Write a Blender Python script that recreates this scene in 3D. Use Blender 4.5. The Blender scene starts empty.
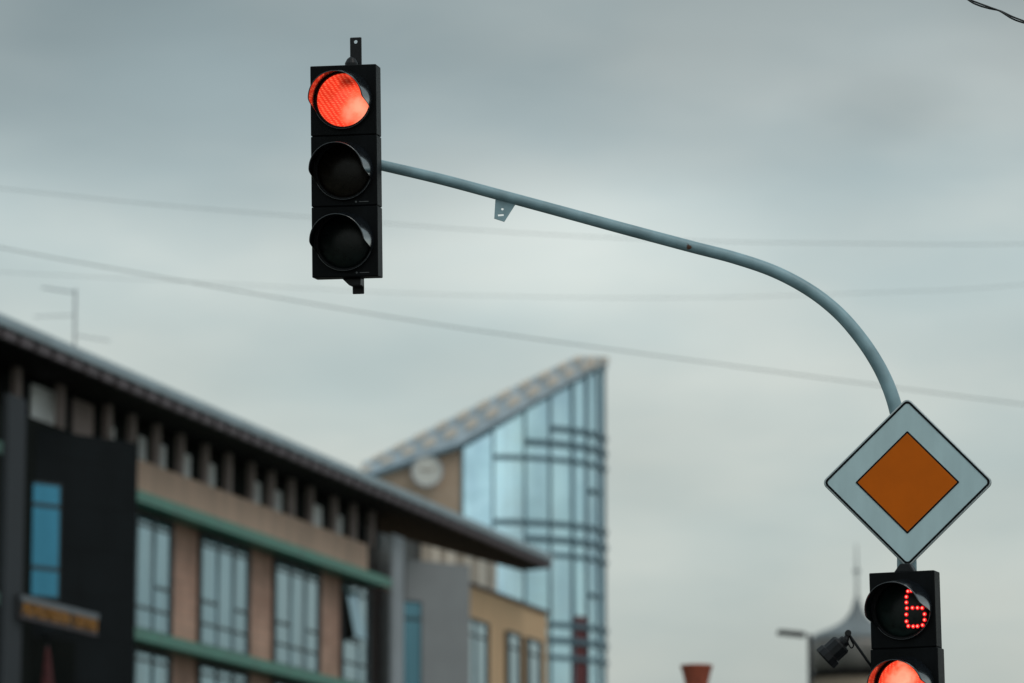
import bpy, bmesh, random
from math import *
from mathutils import Vector, Matrix
random.seed(7)
PI = pi
scene = bpy.context.scene
col = scene.collection

# ------------------------------------------------------------------ camera model (pixel -> place)
F = 3840.0; H = 1.6
TH = atan((973 - 341.5) / F)
def ray(px, py):
    xc = (px - 512) / F; yc = (341.5 - py) / F
    return Vector((xc, cos(TH) - yc * sin(TH), sin(TH) + yc * cos(TH)))
CAM = Vector((0, 0, H))
def at(px, py, Y):
    d = ray(px, py); return CAM + d * (Y / d.y)
AZ = atan((1510 - 512) * cos(TH) / F)                  # heading of the street front
F0 = at(180, 508, 100); F0.z = 0
U = Vector((sin(AZ), cos(AZ), 0)); N = Vector((-cos(AZ), sin(AZ), 0))
def fac(px, py, t=0.0):                                # place on a plane parallel to the street front
    d = ray(px, py); k = (t + F0.dot(N)) / d.dot(N); p = CAM + d * k
    return (p - F0).dot(U), p.z
def fs(px, t=0.0, py=560): return fac(px, py, t)[0]
def onz(px, py, z):
    d = ray(px, py); p = CAM + d * ((z - H) / d.z)
    return (p - F0).dot(U), (p - F0).dot(N)
FRAME = Matrix.Translation(F0) @ Matrix.Rotation(PI / 2 - AZ, 4, 'Z')   # local x = along, y = inward, z = up

def lin(r, g, b):
    def c(v):
        v /= 255.0
        return v / 12.92 if v <= 0.04045 else ((v + 0.055) / 1.055) ** 2.4
    return (c(r), c(g), c(b), 1.0)

# ------------------------------------------------------------------ materials
def nodes(name):
    m = bpy.data.materials.new(name); m.use_nodes = True
    nt = m.node_tree; b = nt.nodes['Principled BSDF']
    return m, nt, b
def mat(name, c, rough=0.6, metal=0.0, var=0.12, scale=3.0, bump=0.0, spec=0.5, stretch=(1, 1, 1), detail=6.0, bscale=None, coat=0.0):
    m, nt, b = nodes(name)
    tc = nt.nodes.new('ShaderNodeTexCoord')
    mp = nt.nodes.new('ShaderNodeMapping'); mp.inputs['Scale'].default_value = stretch
    nt.links.new(tc.outputs['Object'], mp.inputs['Vector'])
    n = nt.nodes.new('ShaderNodeTexNoise'); n.inputs['Scale'].default_value = scale; n.inputs['Detail'].default_value = detail
    nt.links.new(mp.outputs[0], n.inputs['Vector'])
    r = nt.nodes.new('ShaderNodeValToRGB')
    r.color_ramp.elements[0].position = 0.3; r.color_ramp.elements[1].position = 0.7
    r.color_ramp.elements[0].color = tuple(max(0, x * (1 - var)) for x in c[:3]) + (1,)
    r.color_ramp.elements[1].color = tuple(min(1, x * (1 + var)) for x in c[:3]) + (1,)
    nt.links.new(n.outputs['Fac'], r.inputs['Fac'])
    nt.links.new(r.outputs['Color'], b.inputs['Base Color'])
    b.inputs['Roughness'].default_value = rough; b.inputs['Metallic'].default_value = metal
    b.inputs['Specular IOR Level'].default_value = spec
    b.inputs['Coat Weight'].default_value = coat
    rr = nt.nodes.new('ShaderNodeMapRange')
    rr.inputs['To Min'].default_value = max(0.02, rough - 0.1); rr.inputs['To Max'].default_value = min(1, rough + 0.1)
    nt.links.new(n.outputs['Fac'], rr.inputs['Value']); nt.links.new(rr.outputs[0], b.inputs['Roughness'])
    if bump:
        bn = nt.nodes.new('ShaderNodeTexNoise'); bn.inputs['Scale'].default_value = bscale or scale * 12; bn.inputs['Detail'].default_value = 4
        nt.links.new(mp.outputs[0], bn.inputs['Vector'])
        bp = nt.nodes.new('ShaderNodeBump'); bp.inputs['Strength'].default_value = bump; bp.inputs['Distance'].default_value = 0.01
        nt.links.new(bn.outputs['Fac'], bp.inputs['Height']); nt.links.new(bp.outputs[0], b.inputs['Normal'])
    return m
def brickmat(name, c1, c2, mortar, sx, sz, swap=True):
    m, nt, b = nodes(name)
    tc = nt.nodes.new('ShaderNodeTexCoord')
    sp = nt.nodes.new('ShaderNodeSeparateXYZ'); cb = nt.nodes.new('ShaderNodeCombineXYZ')
    nt.links.new(tc.outputs['Object'], sp.inputs[0])
    nt.links.new(sp.outputs['X'], cb.inputs['X']); nt.links.new(sp.outputs['Z'], cb.inputs['Y'])
    br = nt.nodes.new('ShaderNodeTexBrick')
    br.inputs['Scale'].default_value = 1.0; br.inputs['Brick Width'].default_value = sx; br.inputs['Row Height'].default_value = sz
    br.inputs['Mortar Size'].default_value = 0.012; br.inputs['Color1'].default_value = c1; br.inputs['Color2'].default_value = c2
    br.inputs['Mortar'].default_value = mortar
    nt.links.new(cb.outputs[0], br.inputs['Vector'])
    n = nt.nodes.new('ShaderNodeTexNoise'); n.inputs['Scale'].default_value = 0.8; n.inputs['Detail'].default_value = 8
    nt.links.new(tc.outputs['Object'], n.inputs['Vector'])
    mr = nt.nodes.new('ShaderNodeMapRange'); mr.inputs['From Min'].default_value = 0.3; mr.inputs['From Max'].default_value = 0.7
    mr.inputs['To Min'].default_value = 0.75; mr.inputs['To Max'].default_value = 1.2
    nt.links.new(n.outputs['Fac'], mr.inputs['Value'])
    mx = nt.nodes.new('ShaderNodeMix'); mx.data_type = 'RGBA'; mx.blend_type = 'MULTIPLY'; mx.inputs['Factor'].default_value = 1
    nt.links.new(br.outputs['Color'], mx.inputs['A']); nt.links.new(mr.outputs[0], mx.inputs['B'])
    nt.links.new(mx.outputs['Result'], b.inputs['Base Color']); b.inputs['Roughness'].default_value = 0.85; b.inputs['Specular IOR Level'].default_value = 0.25
    return m
def glass(name, c, rough=0.06, var=0.25, scale=1.2, stretch=(2.5, 2.5, 0.12), metal=0.9, warp=0.04):
    """coated, mirror-like window glass; vertical streaks are the curtains behind it"""
    m = mat(name, c, rough=rough, metal=metal, var=var, scale=scale, stretch=stretch, detail=3)
    nt = m.node_tree; b = nt.nodes['Principled BSDF']
    for l in list(nt.links):
        if l.to_socket == b.inputs['Roughness']: nt.links.remove(l)
    b.inputs['Roughness'].default_value = rough
    tc = nt.nodes.new('ShaderNodeTexCoord'); n = nt.nodes.new('ShaderNodeTexNoise'); n.inputs['Scale'].default_value = 0.5
    nt.links.new(tc.outputs['Object'], n.inputs['Vector'])
    bp = nt.nodes.new('ShaderNodeBump'); bp.inputs['Strength'].default_value = 0.3; bp.inputs['Distance'].default_value = warp
    nt.links.new(n.outputs['Fac'], bp.inputs['Height']); nt.links.new(bp.outputs[0], b.inputs['Normal'])
    return m

M = {}
M['black'] = mat('black polycarbonate', (0.0034, 0.0043, 0.0052, 1), rough=0.5, var=0.6, scale=5, bump=0.15, bscale=160, spec=0.12, stretch=(3, 3, 0.5))
M['visor'] = mat('black glossy visor', (0.006, 0.009, 0.013, 1), rough=0.17, var=0.3, scale=14, spec=1.0, bump=0.03, bscale=60, coat=0.6)
M['gasket'] = mat('rubber gasket', (0.006, 0.006, 0.007, 1), rough=0.6, spec=0.3)
M['steel_dark'] = mat('dark painted steel', (0.008, 0.009, 0.011, 1), rough=0.45, var=0.4, scale=25, spec=0.35)
M['mark'] = mat('moulded maker mark', (0.13, 0.135, 0.14, 1), rough=0.5)
M['highlight_grey'] = mat('grey painted highlight', (0.16, 0.17, 0.175, 1), rough=0.5)
M['lens_amber'] = mat('unlit amber lens', (0.010, 0.007, 0.004, 1), rough=0.3, var=0.3, scale=40, spec=0.25)
M['lens_green'] = mat('unlit green lens', (0.004, 0.009, 0.008, 1), rough=0.3, var=0.3, scale=40, spec=0.3)
M['counter'] = mat('dark counter screen', (0.008, 0.018, 0.016, 1), rough=0.32, var=0.5, scale=26, spec=0.3)

def lens_red(name, spot, hatch_rot, spot_size, strength, dim):
    """lit lamp lens: prism grid over an unevenly bright bulb, plus a separate dimmer patch"""
    m, nt, b = nodes(name)
    L = nt.links
    tc = nt.nodes.new('ShaderNodeTexCoord')
    def wave(rot, sc):
        mp = nt.nodes.new('ShaderNodeMapping'); mp.inputs['Rotation'].default_value = (0, rot, 0)
        L.new(tc.outputs['Object'], mp.inputs['Vector'])
        w = nt.nodes.new('ShaderNodeTexWave'); w.inputs['Scale'].default_value = sc; w.inputs['Distortion'].default_value = 2.5; w.inputs['Detail Scale'].default_value = 2.0
        w.inputs['Detail'].default_value = 1.0
        L.new(mp.outputs[0], w.inputs['Vector']); return w
    w1 = wave(hatch_rot, 15); w2 = wave(hatch_rot + 1.0, 33)
    mul = nt.nodes.new('ShaderNodeMath'); mul.operation = 'MULTIPLY'
    L.new(w1.outputs['Fac'], mul.inputs[0]); L.new(w2.outputs['Fac'], mul.inputs[1])
    n = nt.nodes.new('ShaderNodeTexNoise'); n.inputs['Scale'].default_value = 11; n.inputs['Detail'].default_value = 5
    L.new(tc.outputs['Object'], n.inputs['Vector'])
    mp = nt.nodes.new('ShaderNodeMapping'); mp.inputs['Location'].default_value = (-spot[0], 0, -spot[1])
    mp.inputs['Scale'].default_value = (1, 0, 1)
    L.new(tc.outputs['Object'], mp.inputs['Vector'])
    ln = nt.nodes.new('ShaderNodeVectorMath'); ln.operation = 'LENGTH'
    L.new(mp.outputs[0], ln.inputs[0])
    add0 = nt.nodes.new('ShaderNodeMath'); add0.operation = 'MULTIPLY_ADD'; add0.inputs[1].default_value = 0.26
    L.new(n.outputs['Fac'], add0.inputs[0]); L.new(ln.outputs['Value'], add0.inputs[2])
    mr = nt.nodes.new('ShaderNodeMapRange'); mr.inputs['From Min'].default_value = spot_size[0] + 0.13; mr.inputs['From Max'].default_value = spot_size[1] + 0.13
    mr.inputs['To Min'].default_value = 1; mr.inputs['To Max'].default_value = 0; mr.interpolation_type = 'SMOOTHSTEP'
    L.new(add0.outputs[0], mr.inputs['Value'])
    inv = nt.nodes.new('ShaderNodeMath'); inv.operation = 'MULTIPLY_ADD'; inv.inputs[1].default_value = 0.55; inv.inputs[2].default_value = 0.02
    L.new(mul.outputs[0], inv.inputs[0])
    mx0 = nt.nodes.new('ShaderNodeMath'); mx0.operation = 'MAXIMUM'
    L.new(mr.outputs[0], mx0.inputs[0]); L.new(inv.outputs[0], mx0.inputs[1])
    r = nt.nodes.new('ShaderNodeValToRGB')
    e = r.color_ramp.elements
    e[0].position = 0.0; e[0].color = (0.74, 0.026, 0.010, 1)
    e[1].position = 1.0; e[1].color = (1.0, 0.36, 0.22, 1)
    k = e.new(0.4); k.color = (1.0, 0.115, 0.05, 1)
    L.new(mx0.outputs[0], r.inputs['Fac'])
    st = nt.nodes.new('ShaderNodeMapRange'); st.inputs['From Min'].default_value = 0.25; st.inputs['From Max'].default_value = 0.6
    st.inputs['To Min'].default_value = strength * 0.6; st.inputs['To Max'].default_value = strength
    L.new(n.outputs['Fac'], st.inputs['Value'])
    mq = nt.nodes.new('ShaderNodeMapping'); mq.inputs['Location'].default_value = (-dim[0], 0, -dim[1] * 1.7); mq.inputs['Scale'].default_value = (1, 0, 1.7)  # patch near the top where the emission is dimmer
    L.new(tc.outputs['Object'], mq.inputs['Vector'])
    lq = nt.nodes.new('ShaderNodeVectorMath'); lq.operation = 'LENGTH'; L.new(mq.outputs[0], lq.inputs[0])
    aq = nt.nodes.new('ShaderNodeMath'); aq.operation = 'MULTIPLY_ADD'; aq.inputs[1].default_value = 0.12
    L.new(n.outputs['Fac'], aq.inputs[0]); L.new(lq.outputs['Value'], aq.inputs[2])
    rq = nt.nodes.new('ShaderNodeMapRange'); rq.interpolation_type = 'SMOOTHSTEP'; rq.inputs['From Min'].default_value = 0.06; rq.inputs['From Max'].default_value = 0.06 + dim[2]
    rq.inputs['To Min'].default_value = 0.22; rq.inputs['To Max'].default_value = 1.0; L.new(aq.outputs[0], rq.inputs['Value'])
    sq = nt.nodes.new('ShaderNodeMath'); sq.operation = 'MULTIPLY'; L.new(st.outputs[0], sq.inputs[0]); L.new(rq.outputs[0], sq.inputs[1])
    L.new(r.outputs['Color'], b.inputs['Emission Color']); L.new(sq.outputs[0], b.inputs['Emission Strength'])
    b.inputs['Base Color'].default_value = (0.25, 0.01, 0.008, 1); b.inputs['Roughness'].default_value = 0.25
    return m
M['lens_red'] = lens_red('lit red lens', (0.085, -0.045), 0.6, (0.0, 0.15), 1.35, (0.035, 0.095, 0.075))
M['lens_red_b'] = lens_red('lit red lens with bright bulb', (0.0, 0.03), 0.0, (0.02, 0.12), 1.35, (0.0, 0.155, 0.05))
def emit(name, c, s):
    m, nt, b = nodes(name); b.inputs['Base Color'].default_value = (0.2, 0.01, 0.01, 1)
    b.inputs['Emission Color'].default_value = c; b.inputs['Emission Strength'].default_value = s; return m
M['led'] = emit('red light diode', (1.0, 0.26, 0.18, 1), 2.0)
M['led_halo'] = emit('red painted diode halo', (0.80, 0.008, 0.012, 1), 1.3)

M['pole'] = mat('grey blue pole paint', (0.29, 0.44, 0.49, 1), rough=0.42, var=0.2, scale=9, bump=0.06, bscale=70, stretch=(1, 1, 1))
def add_rust(m, p, rad):
    nt = m.node_tree; b = nt.nodes['Principled BSDF']; L = nt.links
    src = [l for l in L if l.to_socket == b.inputs['Base Color']][0].from_socket
    g = nt.nodes.new('ShaderNodeNewGeometry'); d = nt.nodes.new('ShaderNodeVectorMath'); d.operation = 'DISTANCE'
    d.inputs[1].default_value = p; L.new(g.outputs['Position'], d.inputs[0])
    n = nt.nodes.new('ShaderNodeTexNoise'); n.inputs['Scale'].default_value = 60; L.new(g.outputs['Position'], n.inputs['Vector'])
    ad = nt.nodes.new('ShaderNodeMath'); ad.operation = 'MULTIPLY_ADD'; ad.inputs[1].default_value = 0.03
    L.new(n.outputs['Fac'], ad.inputs[0]); L.new(d.outputs['Value'], ad.inputs[2])
    mr = nt.nodes.new('ShaderNodeMapRange'); mr.inputs['From Min'].default_value = rad * 0.8 + 0.015; mr.inputs['From Max'].default_value = rad + 0.02
    mr.inputs['To Min'].default_value = 1; mr.inputs['To Max'].default_value = 0
    L.new(ad.outputs[0], mr.inputs['Value'])
    mx = nt.nodes.new('ShaderNodeMix'); mx.data_type = 'RGBA'; mx.inputs['B'].default_value = (0.15, 0.075, 0.05, 1)
    L.new(mr.outputs[0], mx.inputs['Factor']); L.new(src, mx.inputs['A']); L.new(mx.outputs['Result'], b.inputs['Base Color'])
M['sign_white'] = mat('white reflective sheeting', (0.56, 0.735, 0.77, 1), rough=0.45, var=0.075, stretch=(2.5, 1, 0.6), scale=4, bump=0.02, bscale=300, spec=0.3)
M['sign_black'] = mat('black sign ink', (0.004, 0.0045, 0.005, 1), rough=0.6, spec=0.15)
M['sign_orange'] = mat('orange reflective sheeting', (0.68, 0.140, 0.005, 1), rough=0.6, var=0.06, scale=6, bump=0.02, bscale=300, spec=0.12)
M['alu'] = mat('sign aluminium', (0.52, 0.56, 0.57, 1), rough=0.4, metal=0.6, scale=12)
M['wire'] = mat('dark wire', (0.02, 0.024, 0.026, 1), rough=0.5)

M['brick'] = brickmat('pink brown brick cladding', (0.58, 0.355, 0.275, 1), (0.50, 0.30, 0.23, 1), (0.38, 0.27, 0.22, 1), 0.6, 0.3)
M['band'] = mat('tan parapet stone', (0.62, 0.42, 0.325, 1), rough=0.85, var=0.18, scale=1.3, stretch=(1, 1, 0.3))
M['tan'] = mat('ochre plaster', (0.78, 0.52, 0.31, 1), rough=0.85, var=0.08, scale=1.0, stretch=(1, 1, 0.5))
M['pilaster'] = mat('pinkish pilaster plaster', (0.33, 0.265, 0.25, 1), rough=0.85, var=0.15, scale=2)
M['pale_pilaster'] = mat('pale plaster', (0.72, 0.66, 0.58, 1), rough=0.85, var=0.1, scale=2)
M['green'] = mat('green copper sheet', (0.085, 0.26, 0.20, 1), rough=0.5, var=0.22, scale=1.5, stretch=(1, 1, 3))
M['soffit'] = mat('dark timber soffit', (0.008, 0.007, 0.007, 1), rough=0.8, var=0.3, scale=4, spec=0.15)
M['gutter'] = mat('grey blue zinc edge', (0.36, 0.45, 0.50, 1), rough=0.5, metal=0.0, var=0.15, scale=1.2)
M['rafter'] = mat('purple brown rafter ends', (0.13, 0.105, 0.115, 1), rough=0.7, var=0.3, scale=5)
M['darkpanel'] = brickmat('black cladding panels', (0.008, 0.011, 0.013, 1), (0.007, 0.010, 0.012, 1), (0.004, 0.005, 0.006, 1), 1.4, 1.05)
M['darkgrey'] = mat('dark grey render', (0.038, 0.044, 0.052, 1), rough=0.8, var=0.1, scale=1)
M['grey'] = mat('mid grey render', (0.31, 0.32, 0.33, 1), rough=0.85, var=0.06, scale=1.2)
M['lightgrey'] = mat('light grey render', (0.38, 0.41, 0.44, 1), rough=0.85, var=0.08, scale=1)
M['dark'] = mat('near black', (0.006, 0.008, 0.007, 1), rough=0.8, spec=0.15)  # near-black colour, also used for painted shade at the entrance and sash
M['frame'] = mat('dark window frame', (0.035, 0.045, 0.052, 1), rough=0.5)
M['brownglass'] = mat('brown tinted panel', (0.022, 0.014, 0.012, 1), rough=0.4, spec=0.2)
M['pane'] = glass('silver blue window glass', (0.215, 0.355, 0.42, 1), var=0.22)
M['bar'] = mat('grey window bar', (0.28, 0.36, 0.40, 1), rough=0.5)
M['pane_dim'] = glass('dim blue window glass', (0.10, 0.225, 0.29, 1), var=0.2)
M['pane_blue'] = glass('strong blue window glass', (0.065, 0.25, 0.375, 1), var=0.12, stretch=(1, 1, 0.4))
M['pane_loggia'] = glass('pale loggia glass', (0.86, 0.90, 0.93, 1), var=0.12, metal=0.0, rough=0.3)
M['tower_glass'] = glass('pale blue curtain wall glass', (0.53, 0.75, 0.90, 1), var=0.20, scale=0.55, stretch=(1, 1, 0.25), rough=0.08, warp=0.10)
M['mullion'] = mat('tower mullion', (0.10, 0.18, 0.225, 1), rough=0.5)
M['tower_edge'] = mat('blue grey roof edge', (0.60, 0.70, 0.78, 1), rough=0.55, var=0.15, scale=1)
M['peach'] = mat('pale peach tiles', (0.90, 0.78, 0.67, 1), rough=0.7, var=0.12, scale=1.2)
M['towerwall'] = mat('brown stone wall', (0.50, 0.36, 0.26, 1), rough=0.85, var=0.1, scale=1.4)
M['redreflect'] = mat('dark red painted reflection', (0.14, 0.028, 0.032, 1), rough=0.5, var=0.2)
M['clockface'] = mat('cream clock face', (0.72, 0.70, 0.64, 1), rough=0.6, var=0.04)
M['clockmark'] = mat('bronze clock marks', (0.28, 0.18, 0.11, 1), rough=0.5)
M['signboard'] = mat('grey shop sign board', (0.035, 0.034, 0.036, 1), rough=0.6)
M['rail'] = mat('sign rail', (0.17, 0.195, 0.22, 1), rough=0.6)
M['letters'] = mat('amber brown letters', (0.40, 0.17, 0.02, 1), rough=0.5)
M['flag'] = mat('dull red flag cloth', (0.10, 0.028, 0.03, 1), rough=0.9, var=0.35, scale=4)
M['slate'] = mat('slate metal roofing', (0.20, 0.225, 0.235, 1), rough=0.5, var=0.25, scale=2, stretch=(3, 3, 0.5))
M['bronze'] = mat('weathered bronze sheet', (0.20, 0.185, 0.17, 1), rough=0.45, metal=0.35, var=0.3, scale=1.2, stretch=(2.5, 2.5, 0.4))
M['turretwall'] = mat('brown turret wall', (0.24, 0.185, 0.155, 1), rough=0.85, var=0.3, scale=1.5)
M['turrettan'] = mat('tan turret wall', (0.36, 0.28, 0.21, 1), rough=0.85, var=0.2, scale=1.5)
M['terracotta'] = mat('terracotta', (0.36, 0.085, 0.045, 1), rough=0.8, var=0.22, scale=6, bump=0.3, bscale=40)
M['chimneybrick'] = brickmat('chimney brick', (0.30, 0.12, 0.075, 1), (0.24, 0.09, 0.06, 1), (0.3, 0.27, 0.24, 1), 0.24, 0.075)
M['asphalt'] = mat('asphalt', (0.05, 0.05, 0.052, 1), rough=0.9, var=0.25, scale=2, bump=0.3)
M['earth'] = mat('dull earth and grass', (0.08, 0.085, 0.06, 1), rough=0.95, var=0.3, scale=0.3)
M['paving'] = brickmat('concrete paving', (0.28, 0.28, 0.27, 1), (0.24, 0.24, 0.235, 1), (0.15, 0.15, 0.15, 1), 0.4, 0.4)
M['kerb'] = mat('kerb stone', (0.32, 0.32, 0.31, 1), rough=0.9, var=0.15, scale=3)
M['paint'] = mat('road paint', (0.75, 0.75, 0.73, 1), rough=0.7, var=0.15, scale=6)

# ------------------------------------------------------------------ mesh helpers
def link(name, verts, faces, m, parent=None, smooth=False, bevel=0.0, seg=2, M0=None):
    me = bpy.data.meshes.new(name)
    me.from_pydata([tuple(v) for v in verts], [], faces); me.update()
    bm = bmesh.new(); bm.from_mesh(me); bmesh.ops.recalc_face_normals(bm, faces=bm.faces[:]); bm.to_mesh(me); bm.free()
    me.materials.append(m)
    if smooth:
        for p in me.polygons: p.use_smooth = True
    o = bpy.data.objects.new(name, me); col.objects.link(o)
    if parent is not None: o.parent = parent
    if M0 is not None: o.matrix_local = M0
    if bevel:
        b = o.modifiers.new('bevel', 'BEVEL'); b.width = bevel; b.segments = seg; b.limit_method = 'ANGLE'; b.angle_limit = radians(40)
    return o
class MB:
    def __init__(s): s.v = []; s.f = []
    def add(s, v, f):
        k = len(s.v); s.v += [Vector(x) for x in v]; s.f += [tuple(i + k for i in q) for q in f]; return s
    def box(s, x0, x1, y0, y1, z0, z1):
        v = [(x0, y0, z0), (x1, y0, z0), (x1, y1, z0), (x0, y1, z0), (x0, y0, z1), (x1, y0, z1), (x1, y1, z1), (x0, y1, z1)]
        return s.add(v, [(0, 3, 2, 1), (4, 5, 6, 7), (0, 1, 5, 4), (1, 2, 6, 5), (2, 3, 7, 6), (3, 0, 4, 7)])
    def prism(s, pts, z0, z1):                       # plan polygon extruded in z
        n = len(pts)
        v = [(x, y, z0) for x, y in pts] + [(x, y, z1) for x, y in pts]
        return s.add(v, [tuple(range(n))[::-1], tuple(range(n, 2 * n))] + [(i, (i + 1) % n, n + (i + 1) % n, n + i) for i in range(n)])
    def prism_y(s, pts, y0, y1):                     # front outline (x,z) extruded in depth
        n = len(pts)
        v = [(x, y0, z) for x, z in pts] + [(x, y1, z) for x, z in pts]
        return s.add(v, [tuple(range(n)), tuple(range(n, 2 * n))[::-1]] + [(i, (i + 1) % n, n + (i + 1) % n, n + i) for i in range(n)])
    def prism_x(s, pts, x0, x1):                     # section (y,z) extruded along x
        n = len(pts)
        v = [(x0, y, z) for y, z in pts] + [(x1, y, z) for y, z in pts]
        return s.add(v, [tuple(range(n)), tuple(range(n, 2 * n))[::-1]] + [(i, (i + 1) % n, n + (i + 1) % n, n + i) for i in range(n)])
    def ring_y(s, outer, inner, y0, y1):
        n = len(outer)
        v = [(x, y0, z) for x, z in outer] + [(x, y0, z) for x, z in inner] + [(x, y1, z) for x, z in outer] + [(x, y1, z) for x, z in inner]
        f = []
        for i in range(n):
            j = (i + 1) % n
            f += [(i, j, n + j, n + i), (2 * n + i, 3 * n + i, 3 * n + j, 2 * n + j), (i, 2 * n + i, 2 * n + j, j), (n + i, n + j, 3 * n + j, 3 * n + i)]
        return s.add(v, f)
    def tube(s, pts, rad, n=16, caps=True):
        pts = [Vector(p) for p in pts]; m = len(pts)
        if not hasattr(rad, '__len__'): rad = [rad] * m
        ref = None; rings = []
        for i, p in enumerate(pts):
            t = (pts[min(i + 1, m - 1)] - pts[max(i - 1, 0)]).normalized()
            if ref is None: ref = t.orthogonal().normalized()
            ref = (ref - t * ref.dot(t)).normalized(); b = t.cross(ref)
            rings.append([p + (ref * cos(2 * PI * k / n) + b * sin(2 * PI * k / n)) * rad[i] for k in range(n)])
        v = [x for r in rings for x in r]; f = []
        for i in range(m - 1):
            for k in range(n):
                a = i * n + k; b2 = i * n + (k + 1) % n
                f.append((a, b2, b2 + n, a + n))
        if caps: f += [tuple(range(n))[::-1], tuple((m - 1) * n + k for k in range(n))]
        return s.add(v, f)
    def lathe(s, prof, n=32, c=(0, 0, 0), caps=True):  # profile (r,z) about z
        v = []; f = []; c = Vector(c)
        for r, z in prof:
            v += [c + Vector((r * cos(2 * PI * k / n), r * sin(2 * PI * k / n), z)) for k in range(n)]
        for i in range(len(prof) - 1):
            for k in range(n):
                a = i * n + k; b = i * n + (k + 1) % n
                f.append((a, b, b + n, a + n))
        if caps: f += [tuple(range(n))[::-1], tuple((len(prof) - 1) * n + k for k in range(n))]
        return s.add(v, f)
    def xf(s, Mx): s.v = [Mx @ v for v in s.v]; return s
    def build(s, name, m, parent=None, **k): return link(name, s.v, s.f, m, parent, **k)

def tag(o, label=None, cat=None, group=None, kind=None):
    if label: o['label'] = label
    if cat: o['category'] = cat
    if group: o['group'] = group
    if kind: o['kind'] = kind
    return o
def empty(name, Mx, label, cat, group=None):
    o = bpy.data.objects.new(name, None); col.objects.link(o); o.matrix_world = Mx; o.empty_display_size = 0.2
    return tag(o, label, cat, group)
def smoothpath(P, k=8):
    P = [Vector(p) for p in P]; out = []
    for i in range(len(P) - 1):
        a = P[max(i - 1, 0)]; b = P[i]; c = P[i + 1]; d = P[min(i + 2, len(P) - 1)]
        for j in range(k):
            t = j / k
            out.append(0.5 * ((2 * b) + (c - a) * t + (2 * a - 5 * b + 4 * c - d) * t * t + (3 * b - a - 3 * c + d) * t ** 3))
    out.append(P[-1]); return out
def cut(o, mb):
    """a drilled hole: subtract a helper shape, keep only the resulting mesh"""
    c = mb.build('drill', M['dark'])
    md = o.modifiers.new('hole', 'BOOLEAN'); md.object = c; md.operation = 'DIFFERENCE'; md.solver = 'EXACT'
    dg = bpy.context.evaluated_depsgraph_get(); dg.update()
    me = bpy.data.meshes.new_from_object(o.evaluated_get(dg)); old = o.data
    o.modifiers.clear(); o.data = me; me.name = old.name
    bpy.data.objects.remove(c)

# ------------------------------------------------------------------ ground, road, pavements
tag(MB().box(-1500, 1500, -900, 2600, -0.5, -0.16).build('ground', M['earth']), kind='structure')
RD = Matrix.Translation((2.4, 0, 0)) @ Matrix.Rotation(-AZ * 0.55, 4, 'Z')
tag(MB().box(-7.0, -0.9, -60, 420, -0.15, -0.13).xf(RD).build('road', M['asphalt']), kind='structure')
tag(MB().box(-0.75, 6.0, -60, 420, -0.15, 0.0).xf(RD).build('pavement', M['paving']), kind='structure')
tag(MB().box(-0.9, -0.75, -60, 420, -0.15, 0.008).xf(RD).build('kerb', M['kerb']), kind='structure')
mk = MB()
for i in range(60): mk.box(-4.0, -3.86, -40 + i * 6, -37 + i * 6, -0.126, -0.122)
tag(mk.xf(RD).build('road_markings', M['paint']), kind='structure')
tag(MB().box(-40, 48, -9.5, -0.02, -0.15, 0.0).xf(FRAME).build('pavement', M['paving']), kind='structure')

# ------------------------------------------------------------------ signal heads
SEC = 0.3705
def visor_mesh(R, Lf, n=128, m=14, th=0.004, slope=0.085, taper=0.060, rot=0.0):
    """cut-away tunnel visor: full length over the top, short lip below; opens to -y"""
    v = []; f = []
    for side, rr in ((0, R), (1, R - th)):
        for i in range(n + 1):
            ph = 2 * PI * i / n; pr_ = (ph + radians(rot)) % (2 * PI); a = min(pr_, 2 * PI - pr_)          # 0 at the top
            L = Lf(degrees(a))
            for j in range(m + 1):
                d = L * j / m
                v.append(((rr - taper * d) * sin(ph), -d, (rr - taper * d) * cos(ph) - slope * d))
    S = (n + 1) * (m + 1)
    for side in (0, 1):
        for i in range(n):
            for j in range(m):
                a = side * S + i * (m + 1) + j
                f.append((a, a + 1, a + m + 2, a + m + 1))
    for i in range(n):
        a = i * (m + 1) + m; b = (i + 1) * (m + 1) + m
        f.append((a, b, S + b, S + a))
    return v, f
def Lcut(deg, L0=0.235, L1=0.018, a0=86, a1=113):
    if deg <= a0: return L0 * (1 - 0.10 * (deg / a0) ** 2)
    if deg >= a1: return L1
    t = (deg - a0) / (a1 - a0); t = t * t * (3 - 2 * t)
    return L0 * 0.90 * (1 - t) + L1 * t
def circ(r, n=64, cx=0, cz=0): return [(cx + r * sin(2 * PI * k / n), cz + r * cos(2 * PI * k / n)) for k in range(n)]
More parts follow.
